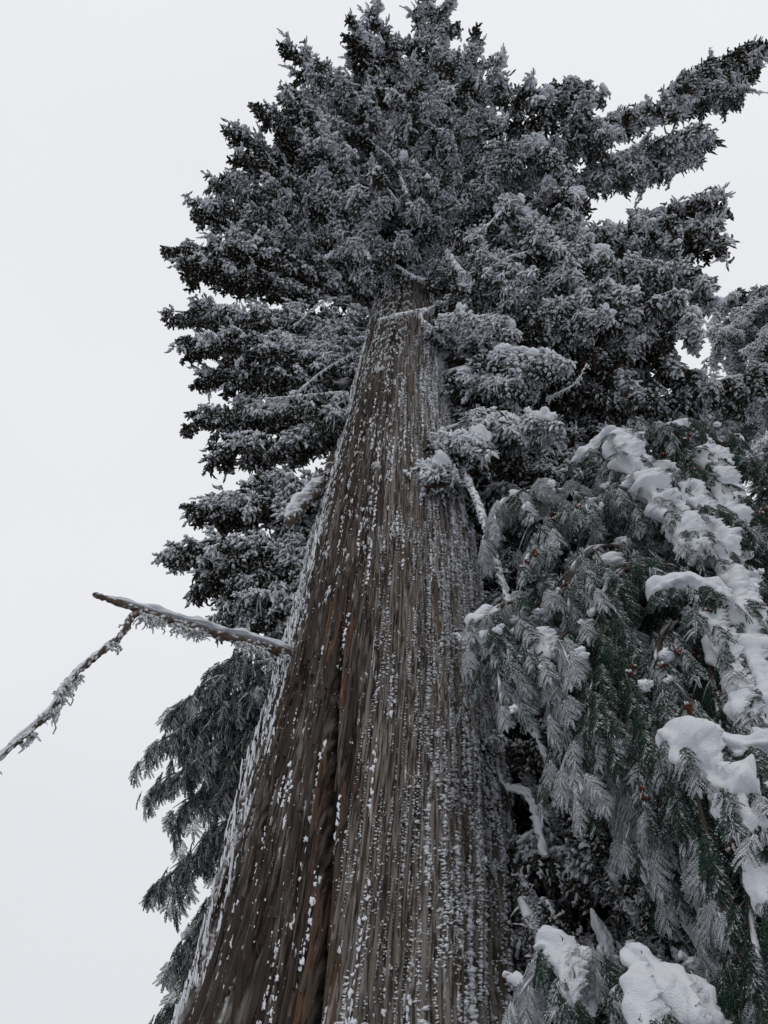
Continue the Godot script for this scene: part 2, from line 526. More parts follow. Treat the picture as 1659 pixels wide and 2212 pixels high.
# o: w reach of the side twigs, kind sprig or frond, rime, snow 0..1, droop, bare share of the limb, thick, each = fronds built one by one
func bough(tree: Node3D, ctrl: Array, o: Dictionary) -> MeshInstance3D:
	var pts := smooth(ctrl, 0.07)
	var n := pts.size()
	var s := Shape.new()
	var thick: float = o.get("thick", 0.045)
	tube(s, pts, thick, 0.010, 7, 0.35, 14.0, o.get("limb_rime", 0.55), 0.35, BARK * 0.7)
	var limb := part(o.get("called", "bough"), s.mesh(M.frosted), tree, tree)
	var kind: String = o.get("kind", "sprig")
	var w: float = o.get("w", 0.4)
	var droop: float = o.get("droop", 0.5)
	var bare: float = o.get("bare", 0.12)
	var snow: float = o.get("snow", 0.25)
	var dense: float = o.get("dense", 1.0)
	var rime: float = o.get("rime", 0.55 if kind == "sprig" else 0.36)
	var pick := rng.randi() % 3
	var lib: Array = [sprigs[0.42][pick], sprigs[0.68][(pick + 1) % 3], sprigs[0.82][(pick + 2) % 3]] if kind == "sprig" else mixed_fronds(o.get("rime", 0.36))
	var twigs := Shape.new()
	var spots := [[], [], []]
	var tints := [[], [], []]
	var caps := [[], [], [], []]
	var cones := []
	var sz: float = o.get("size", 1.0)
	# the limb and its side branches each carry a drooping, snout-shaped mass of foliage
	var lines := [pts.slice(int(n * bare))]
	var fork := bare + 0.02
	var length := 0.0
	for k in n - 1:
		length += pts[k].distance_to(pts[k + 1])
	var turn := 1.0
	while fork < 0.97:
		var k := clampi(int(fork * (n - 1)), 1, n - 2)
		var t := (pts[k + 1] - pts[k - 1]).normalized()
		var lat := t.cross(Vector3.UP)
		lat = lat.normalized() if lat.length() > 0.05 else Vector3.RIGHT
		var l: float = w * rnd(0.6, 1.45) * (0.5 + 0.5 * smoothstep(bare, bare + 0.25, fork)) * (1.0 - 0.45 * smoothstep(0.6, 1.0, fork)) * o.get("bulge", 1.0)
		var d := (lat * turn * rnd(0.5, 1.0) + t * rnd(0.45, 1.0) + Vector3.UP * rnd(-0.35, 0.25) + rdir() * 0.15).normalized()
		var q := PackedVector3Array()
		var m := maxi(2, int(l / 0.055))
		for j in m + 1:
			var g: float = l * j / m
			q.append(pts[k] + d * g + Vector3.DOWN * droop * 0.55 * g * g / maxf(w, 0.12))
		lines.append(q)
		turn = -turn
		fork += (0.15 / dense) * (0.6 + w) * rnd(0.6, 1.5) / maxf(length, 0.3)
	var wet := rnd(-0.18, 0.18)
	for li in lines.size():
		var q: PackedVector3Array = lines[li]
		var m := q.size()
		var own := rnd(-0.25, 0.25) + wet
		var fat: float = o.get("fat", 0.042) * rnd(0.8, 1.3)
		if li > 0:
			tube(twigs, q, 0.012 if kind == "sprig" else 0.006, 0.004, 5, 0.35, 30.0, 0.6 if kind == "sprig" else 0.3, 0.35, BARK * 0.7)
		for k in range(0 if li == 0 else 1, m):
			var f := float(k) / maxf(1.0, m - 1)
			var t := (q[mini(k + 1, m - 1)] - q[maxi(k - 1, 0)]).normalized()
			var swell := fat * (0.55 + 0.75 * sin(PI * minf(1.0, 0.12 + 0.95 * f)))
			for e in (2 + (k % 2) * int(o.get("heavy", 0)) if kind == "sprig" else 2):
				var out := rdir()
				out = (out - t * out.dot(t)).normalized()
				var p := q[k] + out * swell * sqrt(rng.randf()) + rdir() * 0.012
				var fwd: Vector3
				var rgt: Vector3
				if kind == "sprig":
					fwd = (t + out * rnd(0.2, 0.9) + Vector3.DOWN * droop * rnd(0.0, 0.7)).normalized()
					rgt = (Vector3.UP + rdir() * 0.5).cross(fwd).normalized()
				else:
					fwd = (t * 0.8 + out * 0.4 + Vector3.DOWN * droop * rnd(0.5, 1.5)).normalized()
					rgt = (Vector3(p.x - pts[0].x, 0.5, p.z - pts[0].z).normalized() + out * 0.5 + rdir() * 0.3).cross(fwd).normalized()
				var b := Basis(rgt, fwd.cross(rgt), fwd).scaled_local(Vector3.ONE * rnd(0.7, 1.15) * sz)
				var lee := out.dot(Vector3(0.75, 0.55, 0.3)) + rnd(-0.3, 0.3) + (rime - 0.6) * 2.4 + own
				var g := rng.randi() % 3
				if kind == "sprig":      # the weather side is the whitest
					g = 2 if lee > 0.38 else (1 if lee > -0.2 else 0)
				elif g == 2 and lee < 0.0:
					g = 0
				spots[g].append(Transform3D(b, p))
				var tone := rnd(0.78, 1.0)
				tints[g].append(Color(tone, tone, tone))
				if rng.randf() < snow * clampf(0.12 + lee * 0.55, 0.0, 0.8):
					var heart := p + out * 0.03 + Vector3(0.02, 0.015, 0.01) + fwd * rnd(0.0, 0.08)
					var r := rnd(0.010, 0.022) * (0.8 + snow * 0.7)
					for j in rng.randi() % 4 + 2:
						caps[rng.randi() % 4].append(Transform3D(Basis(rdir(), rnd(0, TAU)).scaled_local(Vector3(r * rnd(1, 1.6), r, r * rnd(1, 1.5)) * rnd(0.6, 1.2)), heart + rdir() * r * 1.3))
				if kind == "frond" and rng.randf() < o.get("cones", 0.0):
					cones.append(Transform3D(Basis(rdir(), rnd(0, TAU)), p + fwd * rnd(0.05, 0.12) + Vector3(0, 0, 0.03)))
	if twigs.v.size():
		part("twigs", twigs.mesh(M.frosted), limb, null).set_meta("kind", "stuff")
	var single: int = o.get("each", 0)
	if single > 0:      # the fronds nearest to the viewer are pieces of their own
		for g in 3:
			var order := range(spots[g].size())
			var here: Array = spots[g]
			order.sort_custom(func(a, b): return here[a].origin.distance_to(EYE) < here[b].origin.distance_to(EYE))
			var rest := []
			var rest_tint := []
			for k in order.size():
				if k < single / 3:
					var m := MeshInstance3D.new()
					m.name = "frond"
					m.mesh = lib[g]
					m.transform = here[order[k]]
					limb.add_child(m, true)
				else:
					rest.append(here[order[k]])
					rest_tint.append(tints[g][order[k]])
			spots[g] = rest
			tints[g] = rest_tint
	for g in 3:
		many("foliage", lib[g], spots[g], limb, tints[g])
	for g in 4:
		many("snow_clumps", lumps[g], caps[g], limb)
	many("seed_cones", cone_mesh, cones, limb)
	return limb


func reach(tree: Node3D, tip: Vector3, o: Dictionary) -> MeshInstance3D:      # a bough of the great cedar that ends at tip
	var flat := Vector2(tip.x - axis(tip.y).x, tip.z + FOOT).length()
	var rise: float = o.get("rise", 0.12) * flat
	var a := on_axis(tip.y - rise)
	var mid := a.lerp(tip, 0.5) + Vector3(0, o.get("sag", -0.08) * flat, 0)
	var ctrl := [a, mid, tip]
	if o.has("via"):
		ctrl = [a, o.via, tip]
	elif o.has("hook"):      # arches over and hangs at its end
		var k: float = o.hook
		var top := tip + (a - tip).normalized() * k * 0.35 + Vector3(0, k * 0.55, 0)
		ctrl = [a, a.lerp(top, 0.55) + Vector3(0, k * 0.15, 0), top, tip - Vector3(0, k * 0.3, 0)]
	var limb := bough(tree, ctrl, o)
	if o.get("crust", 0.0) > 0.0:
		var p := smooth(ctrl, 0.05)
		var n := p.size()
		var from := int(n * rnd(0.5, 0.7))
		var upto := int(n * rnd(0.84, 1.0))
		var line := []
		for j in 5:
			line.append(p[mini(n - 1, int(lerpf(from, upto, j / 4.0)))] + Vector3(0.05 + rnd(-.02, .03), 0.045 + rnd(-.01, .03), 0.04 + rnd(-.02, .03)))
		var r: float = o.crust * rnd(0.7, 1.2)
		snow_bank("snow_crust", line, r * 0.7, r, limb, 0.6, 0.45, 0.008, 0.05)
	return limb


# ---------------------------------------------------------------- snow lying on boughs
# smooth above, with feathers of rime that grow out of its windward side
func snow_bank(called: String, pts: Array, r0: float, r1: float, parent: Node3D, squash := 0.45, rough := 0.3, bulge := 0.02, feather := 0.055, sprays := false) -> MeshInstance3D:
	var p := smooth(pts, 0.010)
	var s := Shape.new()
	var n := p.size()
	var sides := 40
	for k in n:
		var t := (p[mini(k + 1, n - 1)] - p[maxi(k - 1, 0)]).normalized()
		var u := t.cross(Vector3.UP if absf(t.y) < 0.95 else Vector3.BACK).normalized()
		var w := u.cross(t)
		var f := float(k) / (n - 1)
		var r := (lerpf(r0, r1, f) + bulge * sin(PI * f)) * sqrt(clampf(minf(f, 1.0 - f) * 9.0, 0.02, 1.0)) * (1.0 + 0.45 * nz.get_noise_3dv(p[k] * 5.5) + 0.15 * fine.get_noise_3dv(p[k] * 13.0))
		for a in sides:
			var d := u * cos(TAU * a / sides) + w * sin(TAU * a / sides)
			var q := p[k] + d * r * (1.0 + rough * (nz.get_noise_3dv(p[k] * 6.0 + d * 0.9) * 1.8 + 0.35 * fine.get_noise_3dv((p[k] + d * r) * 26.0)))
			q.y = p[k].y + (q.y - p[k].y) * (0.85 if q.y > p[k].y else squash)
			var rim := smoothstep(0.75, 0.05, d.y) * smoothstep(-0.5, 0.5, d.x + 0.4 * d.z)
			var e := 0.9 * maxf(0.0, fine.get_noise_3d(q.x * 20.0, q.y * 48.0, q.z * 26.0)) + 0.7 * absf(nz.get_noise_3dv(q * 75.0))
			q += Vector3(0.85, 0.05, 0.3) * feather * rim * e * minf(1.0, r / 0.03)
			s.v.append(q)
			s.c.append(RIME)
	for k in n - 1:
		for a in sides:
			var b := (a + 1) % sides
			var q := k * sides
			s.i.append_array([q + a, q + b, q + sides + a, q + b, q + sides + b, q + sides + a])
	var m := part(called, s.mesh(M.snow), parent, null)
	if sprays:      # sprays that stick out from under the snow
		var spots := [[], [], []]
		for k in range(4, n, 8):
			for j in 2:
				var r := lerpf(r0, r1, float(k) / n)
				var side := rnd(-1.0, 1.0)
				var fwd := (Vector3(side * 0.6, -1.0, rnd(0.1, 0.7)) + rdir() * 0.3).normalized()
				var rgt := (Vector3(side, 0.6, 0.8) + rdir() * 0.4).cross(fwd).normalized()
				spots[k % 3].append(Transform3D(Basis(rgt, fwd.cross(rgt), fwd).scaled_local(Vector3.ONE * rnd(0.5, 0.85)), p[k] + Vector3(side * r * 0.9, -0.3 * r, 0.75 * r)))
		var lib := mixed_fronds([0.2, 0.36][rng.randi() % 2])
		for g in 3:
			many("foliage", lib[g], spots[g], m)
	return m


func _ready() -> void:
	# camera
	var cam := Camera3D.new()
	cam.name = "camera"
	cam.position = EYE
	cam.rotation_degrees = Vector3(PITCH, 0, 0)
	cam.fov = rad_to_deg(2.0 * atan(1106.0 / LENS))
	cam.near = 0.05
	cam.far = 2000.0
	add_child(cam)
	cam.current = true
	# overcast sky
	var sky_mat := PanoramaSkyMaterial.new()
	sky_mat.panorama = ImageTexture.create_from_image(cloud_image())
	var sky := Sky.new()
	sky.sky_material = sky_mat
	var env := Environment.new()
	env.background_mode = Environment.BG_SKY
	env.sky = sky
	env.tonemap_mode = Environment.TONE_MAPPER_LINEAR
	env.tonemap_exposure = 1.0
	env.sdfgi_enabled = true
	env.ssao_enabled = true
	env.ssil_enabled = true
	var world := WorldEnvironment.new()
	world.name = "weather"
	world.environment = env
	add_child(world)
	var sun := DirectionalLight3D.new()
	sun.name = "veiled_sun"
	sun.light_energy = 0.15
	sun.light_angular_distance = 20.0
	sun.light_color = Color(1.0, 0.985, 0.96)
	sun.shadow_enabled = true
	sun.rotation_degrees = Vector3(-46, 14, 0)
	add_child(sun)

	rng.seed = 20240117
	nz.seed = 3
	nz.frequency = 1.0
	nz.fractal_type = FastNoiseLite.FRACTAL_NONE
	fine.seed = 8
	fine.frequency = 1.0
	fine.fractal_type = FastNoiseLite.FRACTAL_NONE
	make_materials()
	make_pieces()
	make_axis()

	# the snowy ground around, below the view
	var ground := MeshInstance3D.new()
	ground.name = "snow_ground"
	var plane := PlaneMesh.new()
	plane.size = Vector2(1600, 1600)
	plane.material = M.ground
	ground.mesh = plane
	ground.set_meta("kind", "structure")
	ground.set_meta("label", "snow covered ground around the foot of the trees")
	add_child(ground)

	great_cedar()
	young_cedar()
	far_tree()


func cloud_image() -> Image:      # an even white overcast, a little brighter overhead than near the horizon, with faint soft bands of cloud
	var im := Image.create(512, 256, false, Image.FORMAT_RGBF)
	var n := FastNoiseLite.new()
	n.seed = 77
	n.frequency = 1.1
	n.fractal_octaves = 3
	for y in 256:
		var el := PI * (0.5 - (y + 0.5) / 256.0)
		var base := Color(0.745, 0.76, 0.795).lerp(Color(0.83, 0.845, 0.88), smoothstep(0.0, 0.9, sin(el)))
		if el < 0.0:
			base = Color(0.745, 0.76, 0.795).lerp(Color(0.45, 0.46, 0.48), smoothstep(0.0, 0.2, -sin(el)))
		for x in 512:
			var u := TAU * (x + 0.5) / 512.0
			var k := 1.0 + 0.05 * n.get_noise_3d(cos(u) * cos(el), sin(el) * 1.5, sin(u) * cos(el))
			im.set_pixel(x, y, Color(base.r * k, base.g * k, base.b * k))
	return im


func make_materials() -> void:
	for k in ["frosted", "snow", "crumb", "lichen", "bark", "ground"]:
		var m := StandardMaterial3D.new()
		m.resource_name = k
		m.roughness = 0.9
		m.metallic_specular = 0.25
		m.vertex_color_use_as_albedo = k != "ground"
		M[k] = m
	M.snow.albedo_color = Color(0.94, 0.94, 0.94)
	M.ground.albedo_color = Color(0.76, 0.77, 0.79)
	var t := NoiseTexture2D.new()
	t.width = 512
	t.height = 1024
	t.seamless = true
	t.as_normal_map = true
	t.bump_strength = 9.0
	var n := FastNoiseLite.new()
	n.seed = 12
	n.frequency = 0.02
	n.fractal_octaves = 4
	t.noise = n
	M.bark.normal_enabled = true
	M.bark.normal_texture = t
	M.bark.normal_scale = 0.8
	M.bark.uv1_scale = Vector3(2.4, 0.8, 1)
	var bt := NoiseTexture2D.new()
	bt.width = 512
	bt.height = 512
	bt.seamless = true
	var bn := FastNoiseLite.new()
	bn.seed = 19
	bn.frequency = 0.035
	bn.fractal_octaves = 4
	bt.noise = bn
	var ramp := Gradient.new()
	ramp.set_color(0, Color(0.50, 0.48, 0.46))
	ramp.set_color(1, Color(1, 1, 1))
	ramp.set_offset(0, 0.25)
	ramp.set_offset(1, 0.62)
	bt.color_ramp = ramp
	M.bark.albedo_texture = bt
	for k in ["snow", "frosted"]:
		var g := NoiseTexture2D.new()
		g.width = 256
		g.height = 256
		g.seamless = true
		var gn := FastNoiseLite.new()
		gn.seed = 31
		gn.frequency = 0.06
		gn.fractal_octaves = 3
		g.noise = gn
		M[k].uv1_triplanar = true
		M[k].uv1_scale = Vector3.ONE * (6.0 if k == "snow" else 9.0)
		M[k].heightmap_enabled = true
		M[k].heightmap_texture = g
		M[k].heightmap_scale = 0.35 if k == "snow" else 0.12


func great_cedar() -> void:
	var tree := thing("cedar_tree", "giant old cedar with furrowed brown trunk and rime-crusted crown towering overhead", "tree", Vector3(axis(0.0).x, 0, -FOOT))
	var trunk := make_trunk(tree)
	bark_strips(trunk)
	rime_trunk(trunk)
	# boughs whose tips make the left outline: pixel, metres before the trunk, reach of the twigs
	for e in [[515, 290, 1.3, .24], [560, 350, 1.1, .36], [490, 400, 1.0, .34], [435, 445, .8, .26], [470, 505, .7, .36], [390, 552, .5, .2], [560, 480, .6, .4], [383, 672, .3, .2], [415, 735, .25, .2], [600, 560, .4, .4], [640, 700, 0, .4],
			[455, 815, -.1, .34], [430, 905, -.2, .3], [480, 980, -.3, .3], [560, 860, -.3, .4], [640, 930, -.2, .3], [437, 1110, -.35, .28], [388, 1205, -.4, .24], [445, 1270, -.45, .3], [540, 1150, -.5, .4], [560, 1260, -.5, .4], [470, 1345, -.5, .28], [560, 1350, -.6, .34], [600, 1210, -.3, .34]]:
		reach(tree, at(e[0] + (105 if e[1] < 520 else 60), e[1] + 6, e[2]), {"w": e[3] * (0.9 if e[1] < 560 else 0.68), "dense": 0.68, "rime": 0.64 if (e[0] + e[1]) % 3 else 0.5, "snow": 0.3, "droop": 0.5 if e[1] > 760 else 0.25, "rise": 0.1 if e[1] < 700 else -0.1, "sag": 0.02})
	# narrow snouts of foliage that stand out from the outline
	for e in [[383, 548, .5, .05], [400, 575, .5, .12], [378, 672, .3, .1], [408, 745, .25, -.15], [430, 445, .8, .15], [470, 395, .95, .3], [510, 290, 1.3, .3], [535, 345, 1.15, .4], [578, 240, 1.5, .3], [470, 520, .7, .1], [520, 765, .1, .1], [446, 812, -.1, .2], [425, 905, -.2, .05], [470, 990, -.3, -.3], [540, 1060, -.3, .2], [432, 1105, -.35, .15], [383, 1205, -.4, .05], [445, 1262, -.45, -.2], [480, 1335, -.5, -.3], [560, 690, .1, .1], [620, 215, 1.7, .4]]:
		var tip := at(e[0], e[1], e[2])
		var core := on_axis(tip.y - e[3])
		var joint := tip.lerp(core, 0.5) + Vector3(0, -0.04, 0)
		bough(tree, [core, joint, tip.lerp(core, 0.2) + Vector3(0, 0.03, 0), tip], {"w": .13, "fat": .055, "rime": 0.52, "snow": 0.35, "droop": 0.4, "bare": 0.4, "dense": 1.6})
	for e in [[632, 105, 1.9, .26], [645, 200, 1.7, .34], [700, 150, 1.8, .4], [760, 65, 2.0, .26], [808, 25, 2.1, .22], [850, 110, 2.0, .4], [915, -20, 2.2, .26], [960, 20, 2.2, .34], [1000, 130, 2.0, .4], [1030, 95, 2.1, .26], [1075, 140, 2.0, .26], [700, 290, 1.5, .4], [790, 220, 1.7, .4], [900, 230, 1.7, .4], [1010, 260, 1.6, .4], [640, 390, 1.1, .4], [740, 430, 1.1, .4], [860, 380, 1.2, .4], [960, 400, 1.2, .4], [700, 520, .6, .4], [1090, 330, 1.4, .4]]:
		reach(tree, at(e[0], e[1], e[2]), {"w": e[3] * 0.75, "rime": 0.74, "snow": 0.7, "droop": 0.35, "rise": 0.25, "sag": -0.05, "crust": 0.04 if e[0] > 740 and rng.randf() < 0.5 else 0.0, "dense": 0.9})
	for e in [[1150, 205, 1.8, .3], [1270, 205, 1.7, .38], [1300, 280, 1.6, .38], [1190, 330, 1.5, .42], [1250, 430, 1.2, .36], [1240, 500, 1.1, .42], [1130, 470, 1.1, .42], [1440, 520, 1.0, .36], [1550, 455, .9, .3], [1555, 520, .9, .36], [1520, 640, .8, .42], [1480, 690, .8, .38], [1400, 620, .8, .42], [1300, 600, .9, .42], [1350, 720, .6, .44], [1250, 640, .9, .4], [1440, 780, .4, .38], [1320, 820, .3, .42], [1200, 560, 1.0, .4], [1060, 560, .8, .34], [1250, 760, .2, .44], [1120, 620, .8, .34], [1400, 860, .0, .40], [1300, 900, -.2, .4], [1200, 900, -.3, .4], [1120, 780, -.3, .4], [1150, 1000, -.4, .4]]:
		reach(tree, at(e[0], e[1], e[2]), {"w": e[3] * 0.8, "rime": 0.7 if e[1] < 700 else 0.55, "snow": 0.8 if e[1] < 700 else .5, "droop": 0.5, "rise": 0.1, "sag": 0.03, "hook": rnd(0.25, 0.5), "crust": 0.045 if rng.randf() < 0.45 else 0.0, "dense": 0.95, "bare": 0.3})
	# long limbs to the upper right
	reach(tree, at(1500, 195, 1.2), {"w": .10, "fat": .045, "rime": 0.68, "snow": 0.9, "bare": 0.5, "dense": 1.5, "via": at(1390, 250, 1.1), "thick": .05})
	for e in [[1640, 122, .2], [1600, 150, .16], [1590, 205, .12], [1520, 160, .12], [1560, 180, .16]]:
		bough(tree, [at(1400, 245, 1.12), at(1470, 210, 1.18), at(e[0], e[1], 1.28)], {"w": e[2], "fat": .06, "rime": 0.62, "snow": 0.9, "bare": 0.3, "dense": 1.5, "droop": 0.3})
	reach(tree, at(1525, 300, 1.2), {"w": .18, "fat": .055, "rime": 0.68, "snow": 0.9, "bare": 0.45, "crust": 0.06, "dense": 2.0, "via": at(1330, 370, 1.1), "thick": .05})
	# clumps that hang before the right side of the trunk
	for e in [[1195, 790, .9, .16], [1175, 930, .8, .16], [1040, 970, .75, .18], [1010, 700, .7, .16], [1115, 830, .7, .16], [955, 1020, .7, .12], [1090, 720, .8, .16], [1290, 690, .9, .18], [1215, 500, 1.1, .16], [1300, 560, 1.05, .18], [1065, 560, .9, .14], [1345, 640, .95, .16], [1140, 600, .95, .15]]:
		reach(tree, at(e[0], e[1], e[2]), {"w": e[3], "rime": 0.82, "snow": 0.9, "droop": 0.8, "rise": -0.45, "sag": 0.15, "bare": 0.5, "crust": 0.07, "dense": 1.5, "heavy": 2, "fat": 0.05})
	# lower left boughs with green feathered sprays
	for e in [[455, 1450, -.7, .15, -.08], [400, 1565, -.8, .24, -.05], [390, 1745, -.85, .24, -.15], [365, 1530, -.8, .22, -.02], [575, 1500, -.6, .16, -.9], [345, 1600, -.8, .3, -.05], [440, 1590, -.9, .36, -.05], [335, 1700, -.8, .26, -.1], [450, 1680, -.9, .4, -.1], [500, 1600, -.8, .3, -.1], [355, 1900, -.9, .24, -.3], [430, 1830, -.9, .26, -.3], [375, 2075, -1.0, .2, -.3], [430, 1990, -1.0, .24, -.3], [350, 2200, -1.0, .18, -.3]]:
		reach(tree, at(e[0], e[1], e[2]), {"kind": "frond", "w": e[3], "rime": 0.36, "snow": 0.12, "droop": 1.5, "rise": e[4], "sag": 0.10, "each": 11, "dense": 1.4, "size": 0.85})
	# inner boughs all round, higher up
	for k in 24:
		var h := rnd(6.6, 14.5)
		var u := rnd(0, TAU)
		var d := Vector3(cos(u), 0, sin(u))
		if d.z > -0.1 and h < 10.4:
			d.z = -rnd(0.0, 0.9)
			d = d.normalized()
		var l := lerpf(1.7, 0.7, (h - 6.6) / 8.0) * rnd(0.5, 0.9) * (1.35 if d.x > 0.3 else (0.75 if d.x < -0.2 else 1.0))
		reach(tree, on_axis(h) + d * l, {"w": .4, "rime": 0.5, "snow": 0.25, "droop": 0.45, "rise": 0.1, "sag": 0.05})
	# boughs that reach out to the right and back, behind the young cedar
	for k in 34:
		var h := 2.6 + 5.6 * (k + rng.randf()) / 34.0
		var u := rnd(-1.25, 0.05)
		var l := rnd(1.5, 3.0)
		var d := Vector3(cos(u), 0, sin(u))
		reach(tree, on_axis(h) + d * l + Vector3(0, -0.35, 0), {"w": .5, "rime": 0.45 if k % 2 else 0.58, "snow": 0.3, "droop": 0.9, "rise": -0.1, "sag": 0.05, "bare": 0.2, "dense": 1.5})
	for e in [[1180, 990, -.5], [1270, 1010, -.4], [1330, 960, -.6], [1240, 1060, -.7], [1380, 1040, -.8], [1130, 1080, -.6], [1300, 1120, -.9], [1420, 960, -.7], [1200, 1180, -.9]]:
		reach(tree, at(e[0], e[1], e[2]), {"w": .5, "rime": 0.55, "snow": 0.4, "droop": 0.9, "rise": -0.1, "sag": 0.06, "bare": 0.25, "dense": 1.5, "heavy": 2})
	dead_limbs(tree)


func snag(tree: Node3D, called: String, ctrl: Array, r0: float, r1: float, rime: float) -> MeshInstance3D:
	var s := Shape.new()
	tube(s, smooth(ctrl, 0.016), r0, r1, 11, 0.4, 31.0, rime, 0.2, BARK * 0.75)
	return part(called, s.mesh(M.frosted), tree, tree)


func dead_limbs(tree: Node3D) -> void:
	# the broken limb that stands out to the left, snow on top and rime teeth below
	var a := [at(660, 1425, .3), at(560, 1395, .5), at(430, 1360, .7), at(320, 1325, .9), at(200, 1283, 1.05)]
	var limb := snag(tree, "broken_branch", a, 0.030, 0.015, 0.27)
	var b := [at(318, 1318, .90), at(288, 1330, .95), at(258, 1375, 1.0), at(160, 1460, 1.1), at(110, 1535, 1.15), at(40, 1600, 1.2), at(-30, 1660, 1.25)]
	var arm := snag(tree, "broken_branch", b, 0.021, 0.013, 0.26)
	var top := []
	for p in a:
		top.append(p + Vector3(0, 0.045, 0))
	top[0] += Vector3(0.0, -0.02, 0)
	top[-1] = top[-1].lerp(top[-2], 0.2) - Vector3(0, 0.028, 0)
	top[-2] -= Vector3(0, 0.012, 0)
	snow_bank("snow", top, 0.034, 0.024, limb, 0.3, 0.25, 0.006, 0.0)
	var side := []
	for p in b:
		side.append(p + Vector3(-0.012, -0.006, 0.012))
	snow_bank("snow", side.slice(2), 0.010, 0.014, arm, 0.8, 0.4, 0.0, 0.03)
	for e in [[a, limb, 150, 1.0], [b, arm, 60, 0.7]]:
		var p := smooth(e[0], 0.01)
		var by := [[], [], [], []]
		for k in e[2]:
			var q := p[rng.randi() % p.size()]
			var j := nz.get_noise_3dv(q * 5.0)
			if j < 0.02:
				continue
			by[k % 4].append(Transform3D(Basis(Vector3.UP, rnd(0, TAU)).scaled_local(Vector3(1.6, rnd(0.15, 0.7) * (0.6 + 1.3 * j) * e[3], 1.6)), q + Vector3(0, -0.02, 0)))
		for k in 4:
			many("rime_teeth", tufts[k], by[k], e[1])
	# the brown limb behind the trunk's left edge
	var c := [at(745, 960, -.1), at(700, 1040, .1), at(618, 1135, .35)]
	var brown := snag(tree, "broken_branch", c, 0.06, 0.035, 0.2)
	snow_bank("snow", [at(690, 1040, .12) + Vector3(0, .05, 0), at(650, 1085, .25) + Vector3(0, .06, 0), at(616, 1125, .36) + Vector3(0, .04, 0)], 0.018, 0.028, brown, 0.4, 0.3)
	# rimed stubs that cross the trunk
	for e in [[[965, 665], [900, 672], [820, 690], .55, .03], [[970, 650], [910, 678], [935, 710], .6, .022], [[960, 610], [900, 600], [830, 555], .5, .03], [[700, 560], [760, 500], [690, 370], .7, .035], [[1060, 610], [1000, 590], [965, 540], .8, .045], [[1000, 870], [1060, 780], [1100, 720], .5, .03], [[1150, 1330], [1235, 1370], [1232, 1290], 1.2, .014], [[985, 1368], [1010, 1378], [1050, 1370], .9, .012],
			[[570, 862], [650, 855], [745, 845], .2, .014], [[640, 850], [700, 800], [770, 760], .15, .016], [[1590, 195], [1630, 198], [1690, 203], 1.3, .016],
			[[800, 560], [745, 470], [672, 350], .8, .03], [[780, 500], [700, 440], [640, 300], .9, .02], [[860, 440], [820, 380], [800, 330], 1.2, .018], [[880, 420], [850, 350], [795, 300], 1.3, .016], [[740, 600], [690, 560], [600, 530], .5, .016], [[760, 640], [700, 650], [640, 700], .3, .014], [[720, 700], [660, 690], [580, 720], .2, .012], [[560, 640], [575, 655], [570, 672], .2, .008], [[540, 745], [525, 765], [512, 785], .2, .008], [[700, 920], [640, 880], [560, 870], .1, .012],
			[[1000, 520], [1060, 480], [1110, 420], 1.2, .018], [[1040, 600], [1090, 560], [1150, 540], 1.0, .018], [[1180, 860], [1240, 830], [1268, 785], .7, .012], [[1395, 240], [1398, 215], [1393, 205], 1.2, .01], [[1534, 135], [1536, 118], [1532, 105], 1.3, .01]]:
		var m := snag(tree, "rimed_twig", [at(e[0][0], e[0][1], e[3] - .1), at(e[1][0], e[1][1], e[3]), at(e[2][0], e[2][1], e[3] + .1)], e[4] * 0.8, e[4] * 0.4, 0.72)
		var p := smooth([at(e[0][0], e[0][1], e[3] - .1), at(e[1][0], e[1][1], e[3]), at(e[2][0], e[2][1], e[3] + .1)], 0.02)
		var by := []
		for k in 22:
			by.append(Transform3D(Basis(Vector3.UP, rnd(0, TAU)).scaled_local(Vector3(1.0, rnd(0.2, 0.5), 1.0)), p[rng.randi() % p.size()]))
		many("rime_teeth", tufts[0], by, m)
	# limbs on the right of the trunk
	snag(tree, "limb", [at(960, 830, -.1), at(1080, 840, -.2), at(1200, 800, -.3)], 0.08, 0.05, 0.2)
	snag(tree, "limb", [at(985, 740, .0), at(1010, 700, .2), at(1015, 640, .4)], 0.09, 0.06, 0.2)
	snag(tree, "limb", [at(985, 980, .5), at(1040, 1110, .8), at(1100, 1300, 1.0), at(1180, 1490, 1.1)], 0.03, 0.015, 0.6)


